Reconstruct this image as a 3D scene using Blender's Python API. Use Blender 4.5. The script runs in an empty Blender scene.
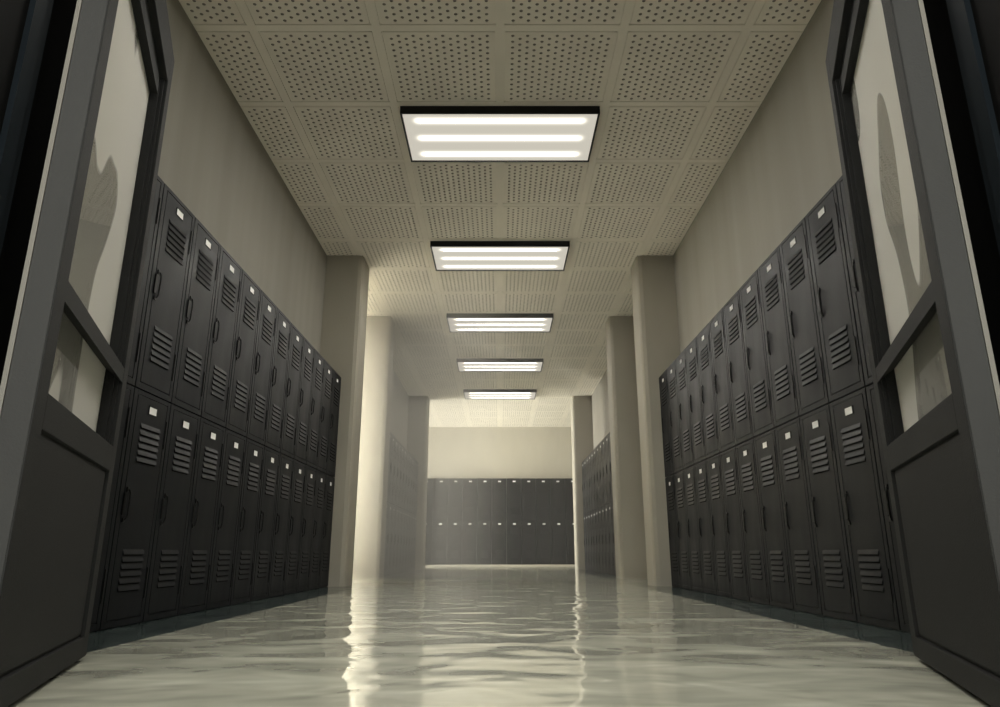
import bpy, bmesh, math, random
import numpy as np
from mathutils import Vector, Matrix

random.seed(4)
SC = bpy.context.scene
C = SC.collection

# ------------------------------------------------------------------ numbers of the place (metres)
CAM_H = 0.282
WALL = 1.72          # corridor walls at x = +-WALL
CEIL = 3.134
T = 0.6976           # ceiling tile pitch
TY0 = 3.310          # a tile seam crosses the corridor here
LW, LH, LD = 0.3307, 0.9386, 0.215   # one locker: width, height, depth
FACE = 1.5           # locker fronts at x = +-FACE
L0 = 2.8138          # a locker seam
P1, P2, P3 = (6.452, 6.83), (8.31, 8.645), (12.944, 13.33)   # pillars, y range
PX = 1.357           # inner faces of the pillars
BACK = 16.36         # far wall
FRONT = 1.10         # wall with the doorway


# ------------------------------------------------------------------ helpers
def tag(o, label=None, cat=None, group=None, kind=None):
    if label: o['label'] = label
    if cat: o['category'] = cat
    if group: o['group'] = group
    if kind: o['kind'] = kind
    return o


def empty(name, loc=(0, 0, 0), rz=0.0):
    o = bpy.data.objects.new(name, None)
    C.objects.link(o)
    o.location = loc
    o.rotation_euler = (0, 0, rz)
    o.empty_display_size = 0.1
    return o


def add_box(bm, x0, x1, y0, y1, z0, z1, mi=0, bevel=0.0):
    vs = [bm.verts.new((x, y, z)) for z in (z0, z1) for y in (y0, y1) for x in (x0, x1)]
    idx = ((0, 1, 3, 2), (4, 6, 7, 5), (0, 4, 5, 1), (2, 3, 7, 6), (0, 2, 6, 4), (1, 5, 7, 3))
    fs = [bm.faces.new([vs[i] for i in f]) for f in idx]
    for f in fs: f.material_index = mi
    if bevel:
        es = list({e for f in fs for e in f.edges})
        r = bmesh.ops.bevel(bm, geom=es, offset=bevel, segments=2, affect='EDGES', profile=0.6)
        for f in r['faces']: f.material_index = mi
    return fs


def add_prism(bm, prof, axis, a0, a1, mis=None):
    """prof: list of 2-D points; axis 'x' -> points are (y,z), 'z' -> points are (x,y)."""
    n = len(prof)
    mk = (lambda p, a: (a, p[0], p[1])) if axis == 'x' else (lambda p, a: (p[0], p[1], a))
    A = [bm.verts.new(mk(p, a0)) for p in prof]
    B = [bm.verts.new(mk(p, a1)) for p in prof]
    bm.faces.new(A)
    bm.faces.new(B[::-1])
    for i in range(n):
        f = bm.faces.new((A[i], B[i], B[(i + 1) % n], A[(i + 1) % n]))
        if mis: f.material_index = mis[i]


def add_tube(bm, pts, r, seg=8):
    pts = [Vector(p) for p in pts]
    rings = []
    for i, p in enumerate(pts):
        d = (pts[min(i + 1, len(pts) - 1)] - pts[max(i - 1, 0)]).normalized()
        a = d.cross(Vector((0, 0, 1)))
        if a.length < 1e-3: a = d.cross(Vector((0, 1, 0)))
        a.normalize()
        b = d.cross(a)
        rings.append([bm.verts.new(p + (a * math.cos(2 * math.pi * k / seg) + b * math.sin(2 * math.pi * k / seg)) * r) for k in range(seg)])
    for A, B in zip(rings, rings[1:]):
        for k in range(seg):
            bm.faces.new((A[k], A[(k + 1) % seg], B[(k + 1) % seg], B[k]))
    bm.faces.new(rings[0][::-1])
    bm.faces.new(rings[-1])


def obj(name, bm, mats, parent=None, fix=True, smooth=False):
    if fix: bmesh.ops.recalc_face_normals(bm, faces=bm.faces)
    me = bpy.data.meshes.new(name)
    bm.to_mesh(me)
    bm.free()
    for m in (mats if isinstance(mats, (list, tuple)) else [mats]): me.materials.append(m)
    if smooth:
        for p in me.polygons: p.use_smooth = True
    o = bpy.data.objects.new(name, me)
    C.objects.link(o)
    if parent: o.parent = parent
    return o


def box_obj(name, b, mat, parent=None, bevel=0.0):
    bm = bmesh.new()
    add_box(bm, *b, bevel=bevel)
    return obj(name, bm, mat, parent)


def struct(name, b, mat, bevel=0.0):
    return tag(box_obj(name, b, mat, None, bevel), kind='structure')


def copy_tree(o, parent=None):
    c = o.copy()
    C.objects.link(c)
    if parent: c.parent = parent
    for ch in list(o.children): copy_tree(ch, c)
    return c


# ------------------------------------------------------------------ materials
def new_mat(name):
    m = bpy.data.materials.new(name)
    m.use_nodes = True
    nt = m.node_tree
    nt.nodes.clear()
    out = nt.nodes.new('ShaderNodeOutputMaterial')
    return m, nt, out


def N(nt, typ, **kw):
    n = nt.nodes.new('ShaderNode' + typ)
    for k, v in kw.items():
        if k.startswith('_'): setattr(n, k[1:], v)
        else: n.inputs[k.replace('__', ' ')].default_value = v
    return n


def principled(name, col, rough=0.5, spec=0.5, metal=0.0, var=0.0, scale=(6, 6, 6), bump=0.0, bscale=40.0, rvar=0.0):
    m, nt, out = new_mat(name)
    L = nt.links.new
    p = N(nt, 'BsdfPrincipled')
    p.inputs['Roughness'].default_value = rough
    p.inputs['Specular IOR Level'].default_value = spec
    p.inputs['Metallic'].default_value = metal
    p.inputs['Base Color'].default_value = (*col, 1)
    L(p.outputs[0], out.inputs[0])
    tc = N(nt, 'TexCoord')
    if var or rvar:
        mp = N(nt, 'Mapping')
        mp.inputs['Scale'].default_value = scale
        L(tc.outputs['Object'], mp.inputs[0])
        no = N(nt, 'TexNoise')
        no.inputs['Scale'].default_value = 1.0
        no.inputs['Detail'].default_value = 5
        L(mp.outputs[0], no.inputs['Vector'])
        if var:
            r = N(nt, 'MapRange')
            r.inputs[1].default_value, r.inputs[2].default_value = 0.3, 0.7
            r.inputs[3].default_value, r.inputs[4].default_value = 1 - var, 1 + var
            L(no.outputs[0], r.inputs[0])
            mx = N(nt, 'VectorMath', _operation='SCALE')
            mx.inputs[0].default_value = col
            L(r.outputs[0], mx.inputs['Scale'])
            L(mx.outputs[0], p.inputs['Base Color'])
        if rvar:
            r = N(nt, 'MapRange')
            r.inputs[1].default_value, r.inputs[2].default_value = 0.3, 0.7
            r.inputs[3].default_value, r.inputs[4].default_value = max(.02, rough - rvar), rough + rvar
            L(no.outputs[0], r.inputs[0])
            L(r.outputs[0], p.inputs['Roughness'])
    if bump:
        nb = N(nt, 'TexNoise')
        nb.inputs['Scale'].default_value = bscale
        nb.inputs['Detail'].default_value = 3
        L(tc.outputs['Object'], nb.inputs['Vector'])
        bp = N(nt, 'Bump')
        bp.inputs['Strength'].default_value = bump
        bp.inputs['Distance'].default_value = 0.01
        L(nb.outputs[0], bp.inputs['Height'])
        L(bp.outputs[0], p.inputs['Normal'])
    return m


def emitter(name, col, s):
    m, nt, out = new_mat(name)
    e = N(nt, 'Emission')
    e.inputs[0].default_value = (*col, 1)
    e.inputs[1].default_value = s
    nt.links.new(e.outputs[0], out.inputs[0])
    return m


WARM = (1.0, 0.965, 0.885)
M = {}
M['plaster'] = principled('beige_plaster', (0.266, 0.251, 0.217), 0.8, 0.2, var=0.07, scale=(5, 5, 0.35), bump=0.12, bscale=60)
M['pale'] = principled('plaster_painted_lit', (0.46, 0.435, 0.37), 0.8, 0.2, var=0.05, scale=(4, 4, 1), bump=0.1, bscale=60)  # end-wall plaster made lighter in colour to look more strongly lit
M['pillar'] = principled('beige_pillar_paint', (0.30, 0.278, 0.23), 0.7, 0.25, var=0.05, scale=(3, 3, 1.2), bump=0.08, bscale=50)
M['tile'] = principled('acoustic_tile', (0.80, 0.755, 0.67), 0.85, 0.2, var=0.05, scale=(2.2, 2.2, 2.2))
M['grid'] = principled('ceiling_board', (0.80, 0.755, 0.67), 0.85, 0.2, var=0.04, scale=(2, 2, 2))
M['hole'] = principled('hole_painted_shade', (0.30, 0.28, 0.245), 0.9, 0.1)  # hole interiors coloured darker, shade of their depth put into the colour
M['locker'] = principled('charcoal_enamel', (0.0104, 0.0113, 0.0130), 0.45, 0.10, var=0.22, scale=(7, 7, 2.2), bump=0.05, bscale=120, rvar=0.08)
M['slot'] = principled('louvre_painted_shade', (0.003, 0.003, 0.003), 0.9, 0.05)  # black painted for the dark inside, the louvres are solid
M['latch'] = principled('dark_latch_metal', (0.005, 0.005, 0.0052), 0.4, 0.15)
M['card'] = principled('white_card', (0.95, 0.945, 0.92), 0.5, 0.3)
M['leaf'] = principled('dark_grey_door_paint', (0.0225, 0.0230, 0.0232), 0.55, 0.06, var=0.06, scale=(8, 8, 8), bump=0.25, bscale=260)
M['edge'] = principled('grey_door_edge', (0.034, 0.0345, 0.0345), 0.55, 0.08, var=0.05, scale=(9, 9, 3), bump=0.1, bscale=200)
M['strip'] = principled('pale_edge_strip', (0.13, 0.124, 0.11), 0.5, 0.2)
M['jamb'] = principled('navy_steel_jamb', (0.0040, 0.0062, 0.0085), 0.5, 0.1, var=0.08)
M['black'] = principled('black_jamb', (0.0035, 0.0035, 0.0035), 0.6, 0.05)
M['housing'] = principled('black_lamp_housing', (0.006, 0.006, 0.006), 0.5, 0.3)
M['base'] = principled('cream_baseboard', (0.42, 0.40, 0.34), 0.6, 0.3)
M['winframe'] = principled('white_window_frame', (0.6, 0.6, 0.58), 0.4, 0.4)
M['tube'] = emitter('lit_tube', WARM, 38.0)


def diffuser_mat():
    m, nt, out = new_mat('lit_diffuser')
    L = nt.links.new
    tc = N(nt, 'TexCoord')
    sp = N(nt, 'SeparateXYZ')
    L(tc.outputs['Object'], sp.inputs[0])

    def math_(op, a, b=None):
        n = N(nt, 'Math', _operation=op)
        for i, v in enumerate((a, b)):
            if v is None: continue
            if isinstance(v, (int, float)): n.inputs[i].default_value = v
            else: L(v, n.inputs[i])
        return n.outputs[0]
    tot = None
    # glow of the tube behind the panel: distance to a segment along x
    ax = math_('MAXIMUM', math_('SUBTRACT', math_('ABSOLUTE', sp.outputs['X']), 0.545), 0.0)
    for yc in TUBES:
        dy = math_('SUBTRACT', sp.outputs['Y'], yc)
        d2 = math_('ADD', math_('MULTIPLY', dy, dy), math_('MULTIPLY', ax, ax))
        g = math_('EXPONENT', math_('MULTIPLY', d2, -1 / (2 * 0.021 ** 2)))
        tot = g if tot is None else math_('ADD', tot, g)
    st = math_('ADD', math_('MULTIPLY', tot, 1.3), 0.45)
    e = N(nt, 'Emission')
    e.inputs[0].default_value = (1.0, 0.94, 0.80, 1)
    L(st, e.inputs[1])
    L(e.outputs[0], out.inputs[0])
    return m


TUBES = (-0.205, 0.0, 0.205)
M['diffuser'] = diffuser_mat()


def floor_mat():
    m, nt, out = new_mat('polished_floor')
    L = nt.links.new
    p = N(nt, 'BsdfPrincipled')
    tc = N(nt, 'TexCoord')
    sp = N(nt, 'SeparateXYZ')
    L(tc.outputs['Object'], sp.inputs[0])

    def math_(op, a, b=None):
        n = N(nt, 'Math', _operation=op)
        for i, v in enumerate((a, b)):
            if v is None: continue
            if isinstance(v, (int, float)): n.inputs[i].default_value = v
            else: L(v, n.inputs[i])
        return n.outputs[0]
    # border of teal flooring along the locker banks
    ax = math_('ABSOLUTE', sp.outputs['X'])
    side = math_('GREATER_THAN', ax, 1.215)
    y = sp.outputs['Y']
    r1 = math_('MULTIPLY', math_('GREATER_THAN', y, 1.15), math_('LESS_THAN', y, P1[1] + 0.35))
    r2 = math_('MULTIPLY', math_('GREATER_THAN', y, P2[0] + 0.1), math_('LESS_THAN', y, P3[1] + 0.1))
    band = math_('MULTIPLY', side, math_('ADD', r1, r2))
    mp = N(nt, 'Mapping')
    mp.inputs['Scale'].default_value = (1.6, 4.5, 1)
    L(tc.outputs['Object'], mp.inputs[0])
    n1 = N(nt, 'TexNoise')
    n1.inputs['Scale'].default_value = 1.3
    n1.inputs['Detail'].default_value = 5
    n1.inputs['Distortion'].default_value = 0.6
    L(mp.outputs[0], n1.inputs['Vector'])
    rp = N(nt, 'ValToRGB')
    rp.color_ramp.elements[0].position = 0.3
    rp.color_ramp.elements[0].color = (0.355, 0.36, 0.30, 1)
    rp.color_ramp.elements[1].position = 0.7
    rp.color_ramp.elements[1].color = (0.60, 0.605, 0.505, 1)
    L(n1.outputs[0], rp.inputs[0])
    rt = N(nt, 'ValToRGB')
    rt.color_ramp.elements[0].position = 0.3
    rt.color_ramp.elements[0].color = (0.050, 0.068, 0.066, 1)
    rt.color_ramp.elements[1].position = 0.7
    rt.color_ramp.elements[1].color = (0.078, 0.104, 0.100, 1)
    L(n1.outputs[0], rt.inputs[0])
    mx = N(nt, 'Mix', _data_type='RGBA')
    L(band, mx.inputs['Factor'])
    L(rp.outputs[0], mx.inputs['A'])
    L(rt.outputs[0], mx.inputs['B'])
    L(mx.outputs['Result'], p.inputs['Base Color'])
    p.inputs['IOR'].default_value = 1.75
    p.inputs['Roughness'].default_value = 0.06
    p.inputs['Specular IOR Level'].default_value = 0.5
    # long, slow undulation of the surface
    mb = N(nt, 'Mapping')
    mb.inputs['Scale'].default_value = (1.0, 1.2, 1)
    mb.inputs['Location'].default_value = (1.1, 5.2, 0)
    L(tc.outputs['Object'], mb.inputs[0])
    n2 = N(nt, 'TexNoise')
    n2.inputs['Scale'].default_value = 3.4
    n2.inputs['Detail'].default_value = 1.7
    n2.inputs['Roughness'].default_value = 0.38
    n2.inputs['Distortion'].default_value = 0.4
    L(mb.outputs[0], n2.inputs['Vector'])
    bp = N(nt, 'Bump')
    bp.inputs['Strength'].default_value = 1.0
    bp.inputs['Distance'].default_value = 0.018
    L(n2.outputs[0], bp.inputs['Height'])
    L(bp.outputs[0], p.inputs['Normal'])
    L(p.outputs[0], out.inputs[0])
    return m


M['floor'] = floor_mat()


def glass_mat():
    """old wavy door glass with bright reflections painted as patches of diffuse colour"""
    m, nt, out = new_mat('wavy_door_glass')
    L = nt.links.new
    tc = N(nt, 'TexCoord')
    n1 = N(nt, 'TexNoise')
    n1.inputs['Scale'].default_value = 2.6
    n1.inputs['Detail'].default_value = 1.0
    L(tc.outputs['Object'], n1.inputs['Vector'])
    bp = N(nt, 'Bump')
    bp.inputs['Strength'].default_value = 0.07
    bp.inputs['Distance'].default_value = 0.02
    L(n1.outputs[0], bp.inputs['Height'])
    fr = N(nt, 'Fresnel')
    fr.inputs['IOR'].default_value = 4.0
    L(bp.outputs[0], fr.inputs['Normal'])
    gl = N(nt, 'BsdfGlossy')
    gl.inputs['Roughness'].default_value = 0.01
    gl.inputs['Color'].default_value = (0.95, 0.95, 0.93, 1)
    L(bp.outputs[0], gl.inputs['Normal'])
    tr = N(nt, 'BsdfTransparent')
    tr.inputs['Color'].default_value = (0.93, 0.93, 0.91, 1)
    mx = N(nt, 'MixShader')
    L(fr.outputs[0], mx.inputs[0])
    L(tr.outputs[0], mx.inputs[1])
    L(gl.outputs[0], mx.inputs[2])
    # painted reflections: diffuse patches in a noise outline that brighten the glass
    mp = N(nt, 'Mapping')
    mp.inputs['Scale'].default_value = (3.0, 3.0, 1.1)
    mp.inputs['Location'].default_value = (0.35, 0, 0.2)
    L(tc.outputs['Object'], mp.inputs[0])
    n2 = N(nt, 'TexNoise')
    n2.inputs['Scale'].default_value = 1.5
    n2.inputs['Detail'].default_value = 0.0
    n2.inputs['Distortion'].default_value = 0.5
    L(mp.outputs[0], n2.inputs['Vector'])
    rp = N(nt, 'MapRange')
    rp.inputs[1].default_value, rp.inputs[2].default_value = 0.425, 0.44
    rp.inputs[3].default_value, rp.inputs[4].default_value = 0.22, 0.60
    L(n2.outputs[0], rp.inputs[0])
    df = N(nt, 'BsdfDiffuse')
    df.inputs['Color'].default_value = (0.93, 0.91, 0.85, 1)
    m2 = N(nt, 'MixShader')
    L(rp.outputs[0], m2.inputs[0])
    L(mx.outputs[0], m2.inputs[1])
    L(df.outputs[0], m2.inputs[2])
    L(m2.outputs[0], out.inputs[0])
    return m


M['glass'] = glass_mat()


def pane_mat():
    m, nt, out = new_mat('window_pane')
    L = nt.links.new
    fr = N(nt, 'Fresnel')
    fr.inputs['IOR'].default_value = 1.45
    gl = N(nt, 'BsdfGlossy')
    gl.inputs['Roughness'].default_value = 0.02
    tr = N(nt, 'BsdfTransparent')
    tr.inputs['Color'].default_value = (0.95, 0.96, 0.95, 1)
    mx = N(nt, 'MixShader')
    L(fr.outputs[0], mx.inputs[0])
    L(tr.outputs[0], mx.inputs[1])
    L(gl.outputs[0], mx.inputs[2])
    L(mx.outputs[0], out.inputs[0])
    return m


M['pane'] = pane_mat()

# ------------------------------------------------------------------ the shell
VEST = -2.2       # back of the vestibule the camera stands in
SIDE = 4.2        # side passages end here
CROSS = 5.4       # cross corridor ends here
bm = bmesh.new()
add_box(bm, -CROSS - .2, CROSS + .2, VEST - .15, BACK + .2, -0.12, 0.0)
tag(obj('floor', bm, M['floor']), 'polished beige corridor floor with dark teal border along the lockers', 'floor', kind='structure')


def build_ceiling():
    V, F, MI = [], [], []

    def quad(a, b, c, d, mi):
        n = len(V)
        V.extend((a, b, c, d))
        F.append((n, n + 1, n + 2, n + 3))
        MI.append(mi)
    zt = CEIL - 0.007          # face of the tiles, just below the grid board
    zh = zt + 0.0065           # bottom of the perforations
    # base board (faces down), whole area, with a body above
    X, Y0, Y1 = CROSS + .2, VEST - .15, BACK + .2
    quad((-X, Y0, CEIL), (-X, Y1, CEIL), (X, Y1, CEIL), (X, Y0, CEIL), 1)
    zc = CEIL + .14
    quad((-X, Y0, zc), (X, Y0, zc), (X, Y1, zc), (-X, Y1, zc), 1)
    quad((-X, Y0, CEIL), (X, Y0, CEIL), (X, Y0, zc), (-X, Y0, zc), 1)
    quad((-X, Y1, CEIL), (-X, Y1, zc), (X, Y1, zc), (X, Y1, CEIL), 1)
    quad((-X, Y0, CEIL), (-X, Y0, zc), (-X, Y1, zc), (-X, Y1, CEIL), 1)
    quad((X, Y0, CEIL), (X, Y1, CEIL), (X, Y1, zc), (X, Y0, zc), 1)
    mg = 0.031
    size = T - 2 * mg
    NC, NR = 14, 25
    cw = size / (NC + 1.0)
    ch = size / (NR + 1.4)
    rad = 0.0096
    ang = [(math.cos(math.pi / 4 * k + math.pi / 4), math.sin(math.pi / 4 * k + math.pi / 4)) for k in range(8)]
    n_lo = -3
    for n in range(n_lo, 19):
        y0 = TY0 + n * T + mg
        y1 = min(y0 + size, BACK)
        for k in range(-3, 3):
            sgn = 1 if k >= 0 else -1
            a0 = (k if k >= 0 else -k - 1) * T + mg        # |x| of the inner side
            a1 = min(a0 + size, WALL)

            def P(a, y, z): return (sgn * a, y, z)

            def q(a, b, c, d, mi): quad(a, b, c, d, mi) if sgn > 0 else quad(d, c, b, a, mi)
            # a channel (7 mm wide) round the tile; its outer wall belongs to the band between the tiles
            g = 0.007
            c0, c1 = a0 - mg, min(a1 + mg, WALL)
            d0, d1 = y0 - mg, min(y1 + mg, BACK)
            o0, o1, e0, e1 = a0 - g, min(a1 + g, WALL), y0 - g, min(y1 + g, BACK)
            q(P(c0, d0, zt), P(c0, e0, zt), P(c1, e0, zt), P(c1, d0, zt), 1)
            q(P(c0, e1, zt), P(c0, d1, zt), P(c1, d1, zt), P(c1, e1, zt), 1)
            q(P(c0, e0, zt), P(c0, e1, zt), P(o0, e1, zt), P(o0, e0, zt), 1)
            if c1 > o1: q(P(o1, e0, zt), P(o1, e1, zt), P(c1, e1, zt), P(c1, e0, zt), 1)
            for (u0, v0, u1, v1) in ((a0, y0, a1, y0), (a1, y0, a1, y1), (a1, y1, a0, y1), (a0, y1, a0, y0)):
                q(P(u0, v0, CEIL), P(u0, v0, zt), P(u1, v1, zt), P(u1, v1, CEIL), 0)
            for (u0, v0, u1, v1) in ((o0, e0, o1, e0), (o1, e0, o1, e1), (o1, e1, o0, e1), (o0, e1, o0, e0)):
                q(P(u1, v1, CEIL), P(u1, v1, zt), P(u0, v0, zt), P(u0, v0, CEIL), 1)
            mx, my = cw * .5, ch * .7
            cx0, cy0 = a0 + mx, y0 + my
            cols = [c for c in range(NC) if cx0 + (c + 1) * cw <= a1 - .004]
            rows = [r for r in range(NR) if cy0 + (r + 1) * ch <= y1 - .004]
            cxe, cye = cx0 + len(cols) * cw, cy0 + len(rows) * ch
            # margins
            q(P(a0, y0, zt), P(a0, cy0, zt), P(a1, cy0, zt), P(a1, y0, zt), 0)
            q(P(a0, cye, zt), P(a0, y1, zt), P(a1, y1, zt), P(a1, cye, zt), 0)
            q(P(a0, cy0, zt), P(a0, cye, zt), P(cx0, cye, zt), P(cx0, cy0, zt), 0)
            q(P(cxe, cy0, zt), P(cxe, cye, zt), P(a1, cye, zt), P(a1, cy0, zt), 0)
            for r in rows:
                for c in cols:
                    u0, u1, v0, v1 = cx0 + c * cw, cx0 + (c + 1) * cw, cy0 + r * ch, cy0 + (r + 1) * ch
                    if (r + c) % 2:
                        q(P(u0, v0, zt), P(u0, v1, zt), P(u1, v1, zt), P(u1, v0, zt), 0)
                        continue
                    um, vm = (u0 + u1) / 2, (v0 + v1) / 2
                    outer = [(u1, v1), (um, v1), (u0, v1), (u0, vm), (u0, v0), (um, v0), (u1, v0), (u1, vm)]
                    b = len(V)
                    V.extend(P(a, y, zt) for a, y in outer)
                    inn = [(um + rad * ca, vm + rad * sa) for ca, sa in ang]
                    V.extend(P(a, y, zt) for a, y in inn)
                    V.extend(P(a, y, zh) for a, y in inn)
                    for i in range(8):
                        j = (i + 1) % 8
                        f1 = (b + i, b + 8 + i, b + 8 + j, b + j)
                        f2 = (b + 8 + i, b + 16 + i, b + 16 + j, b + 8 + j)
                        F.append(f1 if sgn > 0 else f1[::-1]); MI.append(0)
                        F.append(f2 if sgn > 0 else f2[::-1]); MI.append(2)
                    cap = tuple(b + 16 + i for i in range(8))
                    F.append(cap[::-1] if sgn > 0 else cap); MI.append(2)
    me = bpy.data.meshes.new('ceiling')
    me.from_pydata(V, [], F)
    for m in (M['tile'], M['grid'], M['hole']): me.materials.append(m)
    me.polygons.foreach_set('material_index', MI)
    me.update()
    o = bpy.data.objects.new('ceiling', me)
    C.objects.link(o)
    # perforations are cut upward past the board: lift the board's own faces clear of them
    return tag(o, 'beige ceiling of square perforated acoustic tiles', 'ceiling', kind='structure')


build_ceiling()

for s, side in ((-1, 'left'), (1, 'right')):
    def sx(a, b): return (min(s * a, s * b), max(s * a, s * b))
    struct('wall_%s' % side, (*sx(WALL, WALL + .14), VEST, P1[1], 0, CEIL), M['plaster'])
    struct('wall_%s_beyond' % side, (*sx(WALL, WALL + .14), P2[0], P3[1], 0, CEIL), M['plaster'])
    if s > 0: struct('wall_right_passage_near', (WALL + .14, SIDE, P1[1] - .14, P1[1], 0, CEIL), M['plaster'])
    struct('wall_%s_passage_far' % side, (*sx(WALL + .14, SIDE), P2[0], P2[0] + .14, 0, CEIL), M['plaster'])
    struct('wall_%s_crossing' % side, (*sx(WALL + .14, CROSS), P3[1] - .14, P3[1], 0, CEIL), M['plaster'])
    for k, (y0, y1) in enumerate((P1, P2, P3)):
        bm = bmesh.new()
        c = 0.045
        prof = [(WALL, y0), (PX + c, y0), (PX + c * .29, y0 + c * .29), (PX, y0 + c), (PX, y1 - c), (PX + c * .29, y1 - c * .29), (PX + c, y1), (WALL, y1)]
        add_prism(bm, [(s * a, y) for a, y in prof], 'z', 0.0, CEIL)
        o = obj('pillar', bm, M['pillar'])
        tag(o, '%s beige square pillar on the %s side of the corridor, %s' % (('first', 'second', 'third')[k], side, ('at the end of the near lockers', 'past the side passage', 'before the end wall')[k]), 'pillar', 'corridor pillars', 'structure')
struct('wall_back', (-CROSS, CROSS, BACK, BACK + .14, 0, CEIL), M['pale'])
bm = bmesh.new()
for b in ((-WALL - .14, WALL + .14, 0, .5), (-WALL - .14, WALL + .14, 2.9, CEIL), (-WALL - .14, -1.4, .5, 2.9), (1.4, WALL + .14, .5, 2.9)):
    add_box(bm, b[0], b[1], VEST - .14, VEST, b[2], b[3])
tag(obj('wall_vestibule', bm, M['plaster']), kind='structure')
w = tag(empty('window_3', (0, VEST - .07, .5)), kind='structure')  # unseen, added behind the camera as fill for walls and ceiling
bm = bmesh.new()
for b in ((-1.4, -1.34, 0, 2.4), (1.34, 1.4, 0, 2.4), (-1.34, 1.34, 0, .06), (-1.34, 1.34, 2.34, 2.4), (-.03, .03, .06, 2.34)):
    add_box(bm, b[0], b[1], -.03, .03, b[2], b[3])
obj('window_frame', bm, M['winframe'], w)
box_obj('window_glass', (-1.34, 1.34, -.003, .003, .06, 2.34), M['pane'], w)
li = bpy.data.lights.new('added_daylight', 'AREA')
li.shape = 'RECTANGLE'
li.size, li.size_y = 2.7, 2.35
li.energy = 220.0
li.color = (1.0, 0.97, 0.90)
lo = bpy.data.objects.new('added_daylight', li)
C.objects.link(lo)
lo.location = (0, VEST - .4, 1.7)
lo.rotation_euler = (math.radians(90), 0, 0)
struct('wall_right_passage_end', (SIDE, SIDE + .14, P1[1] - .14, P2[0] + .14, 0, CEIL), M['plaster'])
struct('wall_left_passage_end', (-SIDE - .14, -SIDE, P1[1] - .14, P2[0] + .14, 0, CEIL), M['plaster'])
struct('wall_right_crossing_end', (CROSS, CROSS + .14, P3[1] - .14, BACK + .14, 0, CEIL), M['plaster'])
# front wall with the doorway
DX, DZ = 0.92, 1.99
bm = bmesh.new()
for s in (-1, 1):
    add_box(bm, min(s * (DX + .1), s * WALL), max(s * (DX + .1), s * WALL), FRONT - .12, FRONT + .12, 0, CEIL)
add_box(bm, -DX - .1, DX + .1, FRONT - .12, FRONT + .02, DZ + .1, CEIL)
tag(obj('wall_front', bm, M['plaster']), kind='structure')
for s, side in ((-1, 'left'), (1, 'right')):
    def bx(bm, a, b, *r): add_box(bm, min(s * a, s * b), max(s * a, s * b), *r)
    root = empty('trim_%d' % (1 if s < 0 else 2), (0, 0, 0))
    tag(root, 'dark steel door jamb at the %s edge of the doorway' % side, 'door frame', kind='structure')
    bm = bmesh.new()
    bx(bm, DX, DX + .10, .93, 1.135, 0, DZ + .1)
    bx(bm, DX + .012, DX + .13, 1.135, 1.19, 0, DZ + .1)
    bx(bm, DX + .028, DX + .16, 1.19, 1.325, 0, DZ + .1)
    obj('jamb_body', bm, M['black'], root)
    bm = bmesh.new()
    bx(bm, DX - .012, DX + .012, 1.135, 1.166, 0, DZ)
    bx(bm, DX - .006, DX + .012, 1.166, 1.188, 0, DZ)
    obj('door_stop', bm, M['jamb'], root)
bm = bmesh.new()
add_box(bm, -DX - .1, DX + .1, .93, 1.25, DZ, DZ + .1)
tag(obj('trim_3', bm, M['black']), 'dark steel door head across the doorway', 'door frame', kind='structure')

# unseen windows added to light the left passages (daylight comes in here)
def window_wall(wall_name, n, cx, cy, rz, hw_wall, hw, z0, z1, energy, tilt=0.0):
    """a wall with one unseen window; local x along the wall, local +y into the room"""
    wl = empty(wall_name, (cx, cy, 0), rz)
    bm = bmesh.new()
    add_box(bm, -hw_wall, hw_wall, -.14, 0, 0, z0)
    add_box(bm, -hw_wall, hw_wall, -.14, 0, z1, CEIL)
    add_box(bm, -hw_wall, -hw, -.14, 0, z0, z1)
    add_box(bm, hw, hw_wall, -.14, 0, z0, z1)
    o = tag(obj(wall_name, bm, M['plaster']), kind='structure')
    o.location, o.rotation_euler = wl.location, wl.rotation_euler
    bpy.data.objects.remove(wl)
    o.name = wall_name
    w = tag(empty('window_%d' % n, (cx, cy, z0), rz), kind='structure')
    hz = z1 - z0
    bm = bmesh.new()
    for b in ((-hw, -hw + .05, 0, hz), (hw - .05, hw, 0, hz), (-hw + .05, hw - .05, 0, .05), (-hw + .05, hw - .05, hz - .05, hz), (-.02, .02, .05, hz - .05)):
        add_box(bm, b[0], b[1], -.10, -.04, b[2], b[3])
    obj('window_frame', bm, M['winframe'], w)
    box_obj('window_glass', (-hw + .05, hw - .05, -.073, -.067, .05, hz - .05), M['pane'], w)
    li = bpy.data.lights.new('added_daylight', 'AREA')
    li.shape = 'RECTANGLE'
    li.size, li.size_y = (1.2 if tilt else 2 * hw), hz
    li.energy = energy
    li.color = (1.0, 0.96, 0.88)
    lo = bpy.data.objects.new('added_daylight', li)
    C.objects.link(lo)
    c, sn = math.cos(rz + tilt), math.sin(rz + tilt)
    dist = 1.0 if tilt else .4
    lo.location = (cx + dist * sn, cy - dist * c, (z0 + z1) / 2)
    lo.rotation_euler = (math.radians(90), 0, rz + tilt)


# Blender area lights shine along local -Z: rotated 90 deg about X that is +Y, the room side
window_wall('wall_left_passage_near', 1, -3.03, P1[1], 0, 1.17, .95, .35, 2.6, 2700.0, math.radians(-48))
window_wall('wall_left_crossing_end', 2, -CROSS, (P3[1] + BACK) / 2, math.radians(-90), (BACK - P3[1]) / 2 + .14, 1.4, .35, 2.75, 1100.0)

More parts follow.
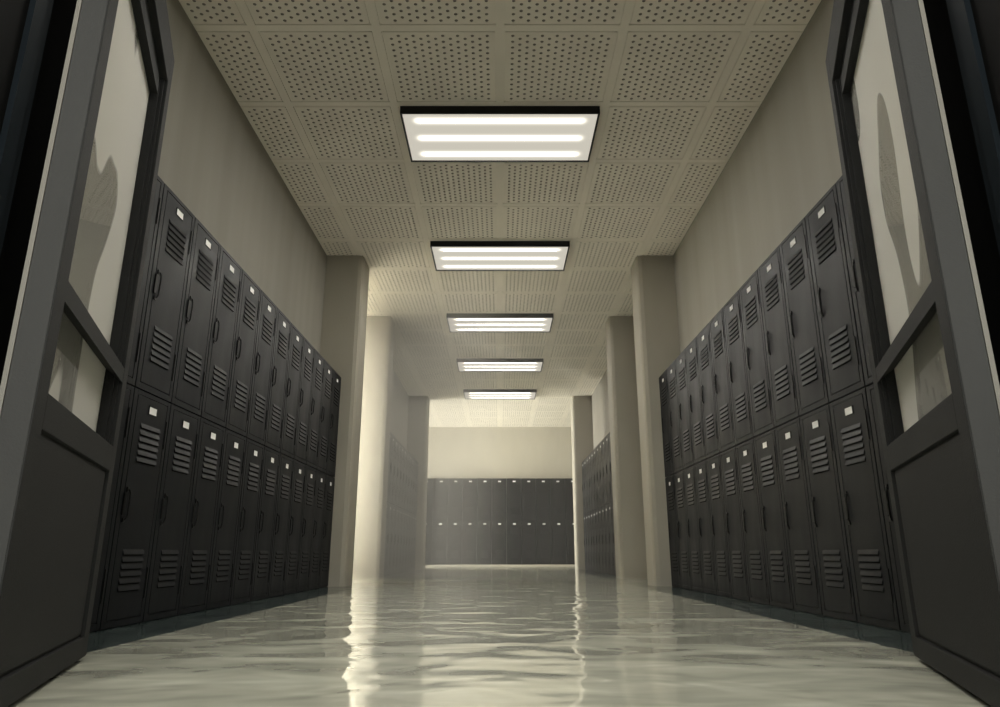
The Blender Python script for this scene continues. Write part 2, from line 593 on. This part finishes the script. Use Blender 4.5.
# ------------------------------------------------------------------ lockers
def make_locker():
    root = empty('locker')
    w, h, d = LW, LH, LD
    bm = bmesh.new()
    g = 0.0035
    t = 0.009
    add_box(bm, g, w - g, t + .004, d, .001, h - .001)                    # carcass
    obj('body', bm, M['locker'], root)
    x0, x1, z0, z1 = g, w - g, .0035, h - .0035
    bm = bmesh.new()
    add_box(bm, x0, x1, .004, .012, z0, z1)                               # backing sheet
    a0, a1, b0, b1 = .108 * w, .912 * w, .030, h - .022
    gr = .004
    yb = .0045
    add_box(bm, x0, a0 - gr / 2, -.001, yb, z0, z1, bevel=.0012)
    add_box(bm, a1 + gr / 2, x1, -.001, yb, z0, z1, bevel=.0012)
    add_box(bm, a0 - gr / 2, a1 + gr / 2, -.001, yb, z0, b0 - gr / 2)
    add_box(bm, a0 - gr / 2, a1 + gr / 2, -.001, yb, b1 + gr / 2, z1)
    add_box(bm, a0 + gr / 2, a1 - gr / 2, -.001, yb, b0 + gr / 2, b1 - gr / 2, bevel=.0012)
    for zt in (.806, .297):                                               # two sets of six pressed louvres
        for k in range(6):
            z = zt - k * .0278
            u0, u1 = .262 * w, .775 * w
            prof = [(-.0005, z), (-.0062, z - .0185), (-.0065, z - .0215), (-.0005, z - .0215)]
            add_prism(bm, prof, 'x', u0, u1, mis=[0, 0, 1, 0])
            # black strip painted as the shaded open mouth below the hood
            prof = [(-.0014, z - .0215), (-.0014, z - .0255), (0, z - .0255), (0, z - .0215)]
            add_prism(bm, prof, 'x', u0 + .003, u1 - .003, mis=[1, 1, 1, 1])
    door = obj('door', bm, [M['locker'], M['slot']], root)
    # lift handle
    bm = bmesh.new()
    add_box(bm, .092 * w, .150 * w, -.007, -.0005, .425, .513, bevel=.002)
    add_tube(bm, [(.165 * w, -.002, .530), (.190 * w, -.007, .526), (.200 * w, -.010, .514), (.196 * w, -.011, .47), (.190 * w, -.010, .424), (.178 * w, -.007, .412), (.150 * w, -.002, .406)], .0036)
    add_box(bm, .145 * w, .190 * w, -.006, -.0005, .518, .538, bevel=.001)
    add_box(bm, .130 * w, .178 * w, -.006, -.0005, .398, .416, bevel=.001)
    obj('handle', bm, M['latch'], door)
    # card holder and its white card
    bm = bmesh.new()
    cx, hw, zc0, zc1 = .523 * w, .033, .853, .884
    for b in ((cx - hw - .004, cx - hw, zc0 - .003, zc1 + .003), (cx + hw, cx + hw + .004, zc0 - .003, zc1 + .003), (cx - hw, cx + hw, zc0 - .003, zc0), (cx - hw, cx + hw, zc1, zc1 + .003)):
        add_box(bm, b[0], b[1], -.004, -.0005, b[2], b[3])
    obj('card_holder', bm, M['latch'], door)
    tag(box_obj('name_card', (cx - hw, cx + hw, -.0025, -.0008, zc0, zc1), M['card'], door), 'blank white name card')
    for za, zb in ((.724, .848), (.098, .224)):
        obj_ = box_obj('hinge', (.926 * w, .940 * w, -.005, -.0005, za, zb), M['latch'], door, bevel=.001)
    return root


proto = make_locker()
used = [False]
ORD = 'first second third fourth fifth sixth seventh eighth ninth tenth eleventh twelfth thirteenth fourteenth'.split()


def place_locker(x, y, z, rz, label, group):
    o = proto if not used[0] else copy_tree(proto)
    used[0] = True
    o.location = (x, y, z)
    o.rotation_euler = (0, 0, rz)
    tag(o, label, 'locker', group)
    return o


for s, side in ((-1, 'left'), (1, 'right')):
    for tier, tn in ((0, 'lower'), (1, 'upper')):
        for k in range(-2, 11):
            n = ORD[10 - k]
            y = L0 + k * LW
            lab = '%s charcoal locker of the near %s bank, %s coming from the first %s pillar' % (tn, side, n, side)
            if s < 0: place_locker(-FACE, y, tier * LH, math.radians(90), lab, '%s lockers of the near left bank' % tn)
            else: place_locker(FACE, y + LW, tier * LH, math.radians(-90), lab, '%s lockers of the near right bank' % tn)
        for k in range(13):
            y = P2[1] + k * LW
            lab = '%s charcoal locker of the distant %s bank, %s after the second %s pillar' % (tn, side, ORD[k], side)
            if s < 0: place_locker(-FACE, y, tier * LH, math.radians(90), lab, '%s lockers of the distant left bank' % tn)
            else: place_locker(FACE, y + LW, tier * LH, math.radians(-90), lab, '%s lockers of the distant right bank' % tn)
BF, BZ = BACK - LD - .012, 0.035
for tier, tn in ((0, 'lower'), (1, 'upper')):
    for k in range(11):
        lab = '%s grey locker on the end wall facing the doors, %s in its row from left' % (tn, ORD[k])
        place_locker(.148 + (k - 6) * LW, BF, BZ + tier * LH, 0, lab, '%s lockers on the end wall' % tn)
bm = bmesh.new()
add_box(bm, -CROSS, CROSS, BF + .004, BACK, 0, BZ)
tag(obj('baseboard_back', bm, M['base']), 'pale plinth under the lockers on the end wall', 'baseboard', kind='structure')


# ------------------------------------------------------------------ ceiling lights
def make_light():
    root = empty('ceiling_light')
    hx, hy, hz = 0.66, 0.302, 0.056
    bm = bmesh.new()
    fr = 0.012
    add_box(bm, -hx, hx, -hy, hy, -.012, 0)
    add_box(bm, -hx, hx, -hy, -hy + fr, -hz, -.012)
    add_box(bm, -hx, hx, hy - fr, hy, -hz, -.012)
    add_box(bm, -hx, -hx + fr, -hy + fr, hy - fr, -hz, -.012)
    add_box(bm, hx - fr, hx, -hy + fr, hy - fr, -hz, -.012)
    obj('housing', bm, M['housing'], root)
    box_obj('diffuser', (-hx + fr, hx - fr, -hy + fr, hy - fr, -hz + .008, -.014), M['diffuser'], root)
    for yc in TUBES:
        bm = bmesh.new()
        prof = [(yc + .024 * math.cos(a), -hz + .008 - .006 * math.sin(a)) for a in [math.pi * i / 6 for i in range(7)]]
        add_prism(bm, prof, 'x', -.545, .545)
        obj('tube', bm, M['tube'], root)
    return root


lamp = make_light()
LN = ['rectangular ceiling light with three glowing tubes, largest and first beyond the open doors',
      'rectangular ceiling light with three glowing tubes, second beyond the doors, level with first pillars',
      'ceiling light with three glowing tubes, third beyond the doors, just past second pillars',
      'small looking ceiling light panel, fourth beyond the doors, last but one of the row',
      'smallest looking ceiling light panel, fifth and last before the end wall',
      'unseen ceiling light added overhead between the open doors and the first visible light',
      'unseen ceiling light added in the vestibule in front of the doorway']
for i, n in enumerate((1, 4, 7, 10, 13, -2, -5)):  # the last two are unseen, added to brighten the near end
    o = lamp if i == 0 else copy_tree(lamp)
    o.location = (0, TY0 + n * T + .018 + .302, CEIL - .006)
    tag(o, LN[i], 'ceiling light', 'ceiling lights down the corridor')


# ------------------------------------------------------------------ the two open door leaves
def make_leaf(s, name, label):
    """s = -1 left leaf, +1 right leaf. Local x runs from the hinge side out, local y into the back of the leaf."""
    m = -s      # mirror of the depth axis
    ang = math.atan2(0.94304, -0.33267)
    Cx, Cy = -0.8417, 1.2501
    root = empty(name, (Cx * (1 if s < 0 else -1), Cy, 0.012), ang if s < 0 else math.pi - ang)
    tag(root, label, 'door', 'open double doors', 'structure')
    W, H, D = 0.878, 1.93, 0.050
    Z = 0.012   # pixel-measured heights are above the floor

    def B(bm, u0, u1, d0, d1, z0, z1, bevel=0.0):
        a, b = (d0, d1) if m > 0 else (-d1, -d0)
        add_box(bm, u0, u1, a, b, z0 - Z, z1 - Z, bevel=bevel)

    def PR(bm, prof, u0, u1):
        add_prism(bm, [(m * y, z - Z) for y, z in prof], 'x', u0, u1)
    bv = .0025
    bm = bmesh.new()
    B(bm, 0.0, .070, 0, D, Z, H, bv)                  # hinge stile
    B(bm, .811, W, 0, D, Z, H, bv)                    # meeting stile
    B(bm, .068, .813, 0, D, 1.80, H, bv)              # top rail
    B(bm, .068, .813, 0, D, .507, .577, bv)           # lock rail
    B(bm, .068, .813, 0, D, Z, .066, bv)              # bottom rail
    obj('leaf_frame', bm, M['leaf'], root)
    bm = bmesh.new()
    B(bm, .004, .0045, .001, .0015, .02, .03)
    bm.clear()
    B(bm, -.0015, .0005, .003, D - .001, Z + .003, H - .003)
    tag(obj('hinge_edge', bm, M['edge'], root), 'lighter grey narrow edge of the door')
    bm = bmesh.new()
    B(bm, -.003, .02, D, D + .0085, Z, H)
    tag(obj('edge_strip', bm, M['strip'], root), 'thin pale strip down the hinge edge')
    bm = bmesh.new()
    PR(bm, [(.022, 1.732), (.022, 1.80), (.046, 1.80), (.046, 1.732)], .07, .811)     # sash round the glass
    B(bm, .790, .811, .020, .046, .577, 1.80, .002)
    B(bm, .800, .811, .010, .022, .577, 1.80, .002)
    B(bm, .070, .078, .020, .046, .577, 1.80)
    obj('glazing_bead', bm, M['leaf'], root)
    bm = bmesh.new()
    PR(bm, [(.0, .763), (.0, .806), (.004, .810), (.046, .815), (.046, .798)], .066, .806)
    obj('glazing_bar', bm, M['leaf'], root)
    bm = bmesh.new()
    B(bm, .060, .820, .012, .040, .055, .515)
    B(bm, .074, .800, .0075, .014, .073, .500, .002)
    obj('kick_panel', bm, M['leaf'], root)
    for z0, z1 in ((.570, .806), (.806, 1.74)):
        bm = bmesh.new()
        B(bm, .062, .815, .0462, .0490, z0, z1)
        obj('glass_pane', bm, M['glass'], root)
    return root


make_leaf(-1, 'door_1', 'left open dark grey door leaf with two glass panes over a kick panel')
make_leaf(1, 'door_2', 'right open dark grey door leaf with two glass panes over a kick panel')

# ------------------------------------------------------------------ haze drifting in from the left passage
def haze():
    m, nt, out = new_mat('pale_haze')
    L = nt.links.new
    tc = N(nt, 'TexCoord')
    sp = N(nt, 'SeparateXYZ')
    L(tc.outputs['Object'], sp.inputs[0])
    a = N(nt, 'MapRange')
    a.interpolation_type = 'SMOOTHSTEP'
    a.inputs[1].default_value, a.inputs[2].default_value = -1.35, 0.3
    a.inputs[3].default_value, a.inputs[4].default_value = HAZE, HAZE * .10
    L(sp.outputs['X'], a.inputs[0])
    v = N(nt, 'VolumePrincipled')
    v.inputs['Color'].default_value = (1.0, 0.96, 0.87, 1)
    v.inputs['Anisotropy'].default_value = -0.35
    b = N(nt, 'MapRange')
    b.interpolation_type = 'SMOOTHSTEP'
    b.inputs[1].default_value, b.inputs[2].default_value = 7.7, 9.2
    b.inputs[3].default_value, b.inputs[4].default_value = 1.0, 0.10
    L(sp.outputs['Y'], b.inputs[0])
    ab = N(nt, 'Math', _operation='MULTIPLY')
    L(a.outputs[0], ab.inputs[0])
    L(b.outputs[0], ab.inputs[1])
    L(ab.outputs[0], v.inputs['Density'])
    L(v.outputs[0], out.inputs['Volume'])
    bm = bmesh.new()
    add_box(bm, -PX + .012, PX - .012, P1[0] + .2, BF - .03, 0.02, CEIL - .075)
    o = obj('haze', bm, m)
    tag(o, 'pale haze hanging past the first pillars, thickest on the left', 'haze', kind='stuff')


HAZE = 0.52
haze()

# ------------------------------------------------------------------ world, camera, view
w = bpy.data.worlds.new('world')
SC.world = w
w.use_nodes = True
w.node_tree.nodes['Background'].inputs[0].default_value = (0.6, 0.7, 0.85, 1)
w.node_tree.nodes['Background'].inputs[1].default_value = 0.05
cam = bpy.data.cameras.new('camera')
cam.sensor_fit = 'HORIZONTAL'
cam.sensor_width = 36.0
cam.lens = 702.65 / 1000 * 36
cam.clip_start = 0.02
co = bpy.data.objects.new('camera', cam)
C.objects.link(co)
co.location = (0, 0, CAM_H)
co.rotation_euler = (math.radians(90) + 0.2765, 0, 0)
SC.camera = co
vs = SC.view_settings
SC.display_settings.display_device = 'sRGB'
vs.view_transform = 'Standard'
vs.look = 'None'
vs.gamma = 1.0
vs.use_curve_mapping = False
vs.exposure = 0.4
SC.cycles.use_denoising = True
SC.cycles.max_bounces = 10
SC.cycles.diffuse_bounces = 6
SC.cycles.sample_clamp_indirect = 6.0
SC.cycles.sample_clamp_direct = 3.0
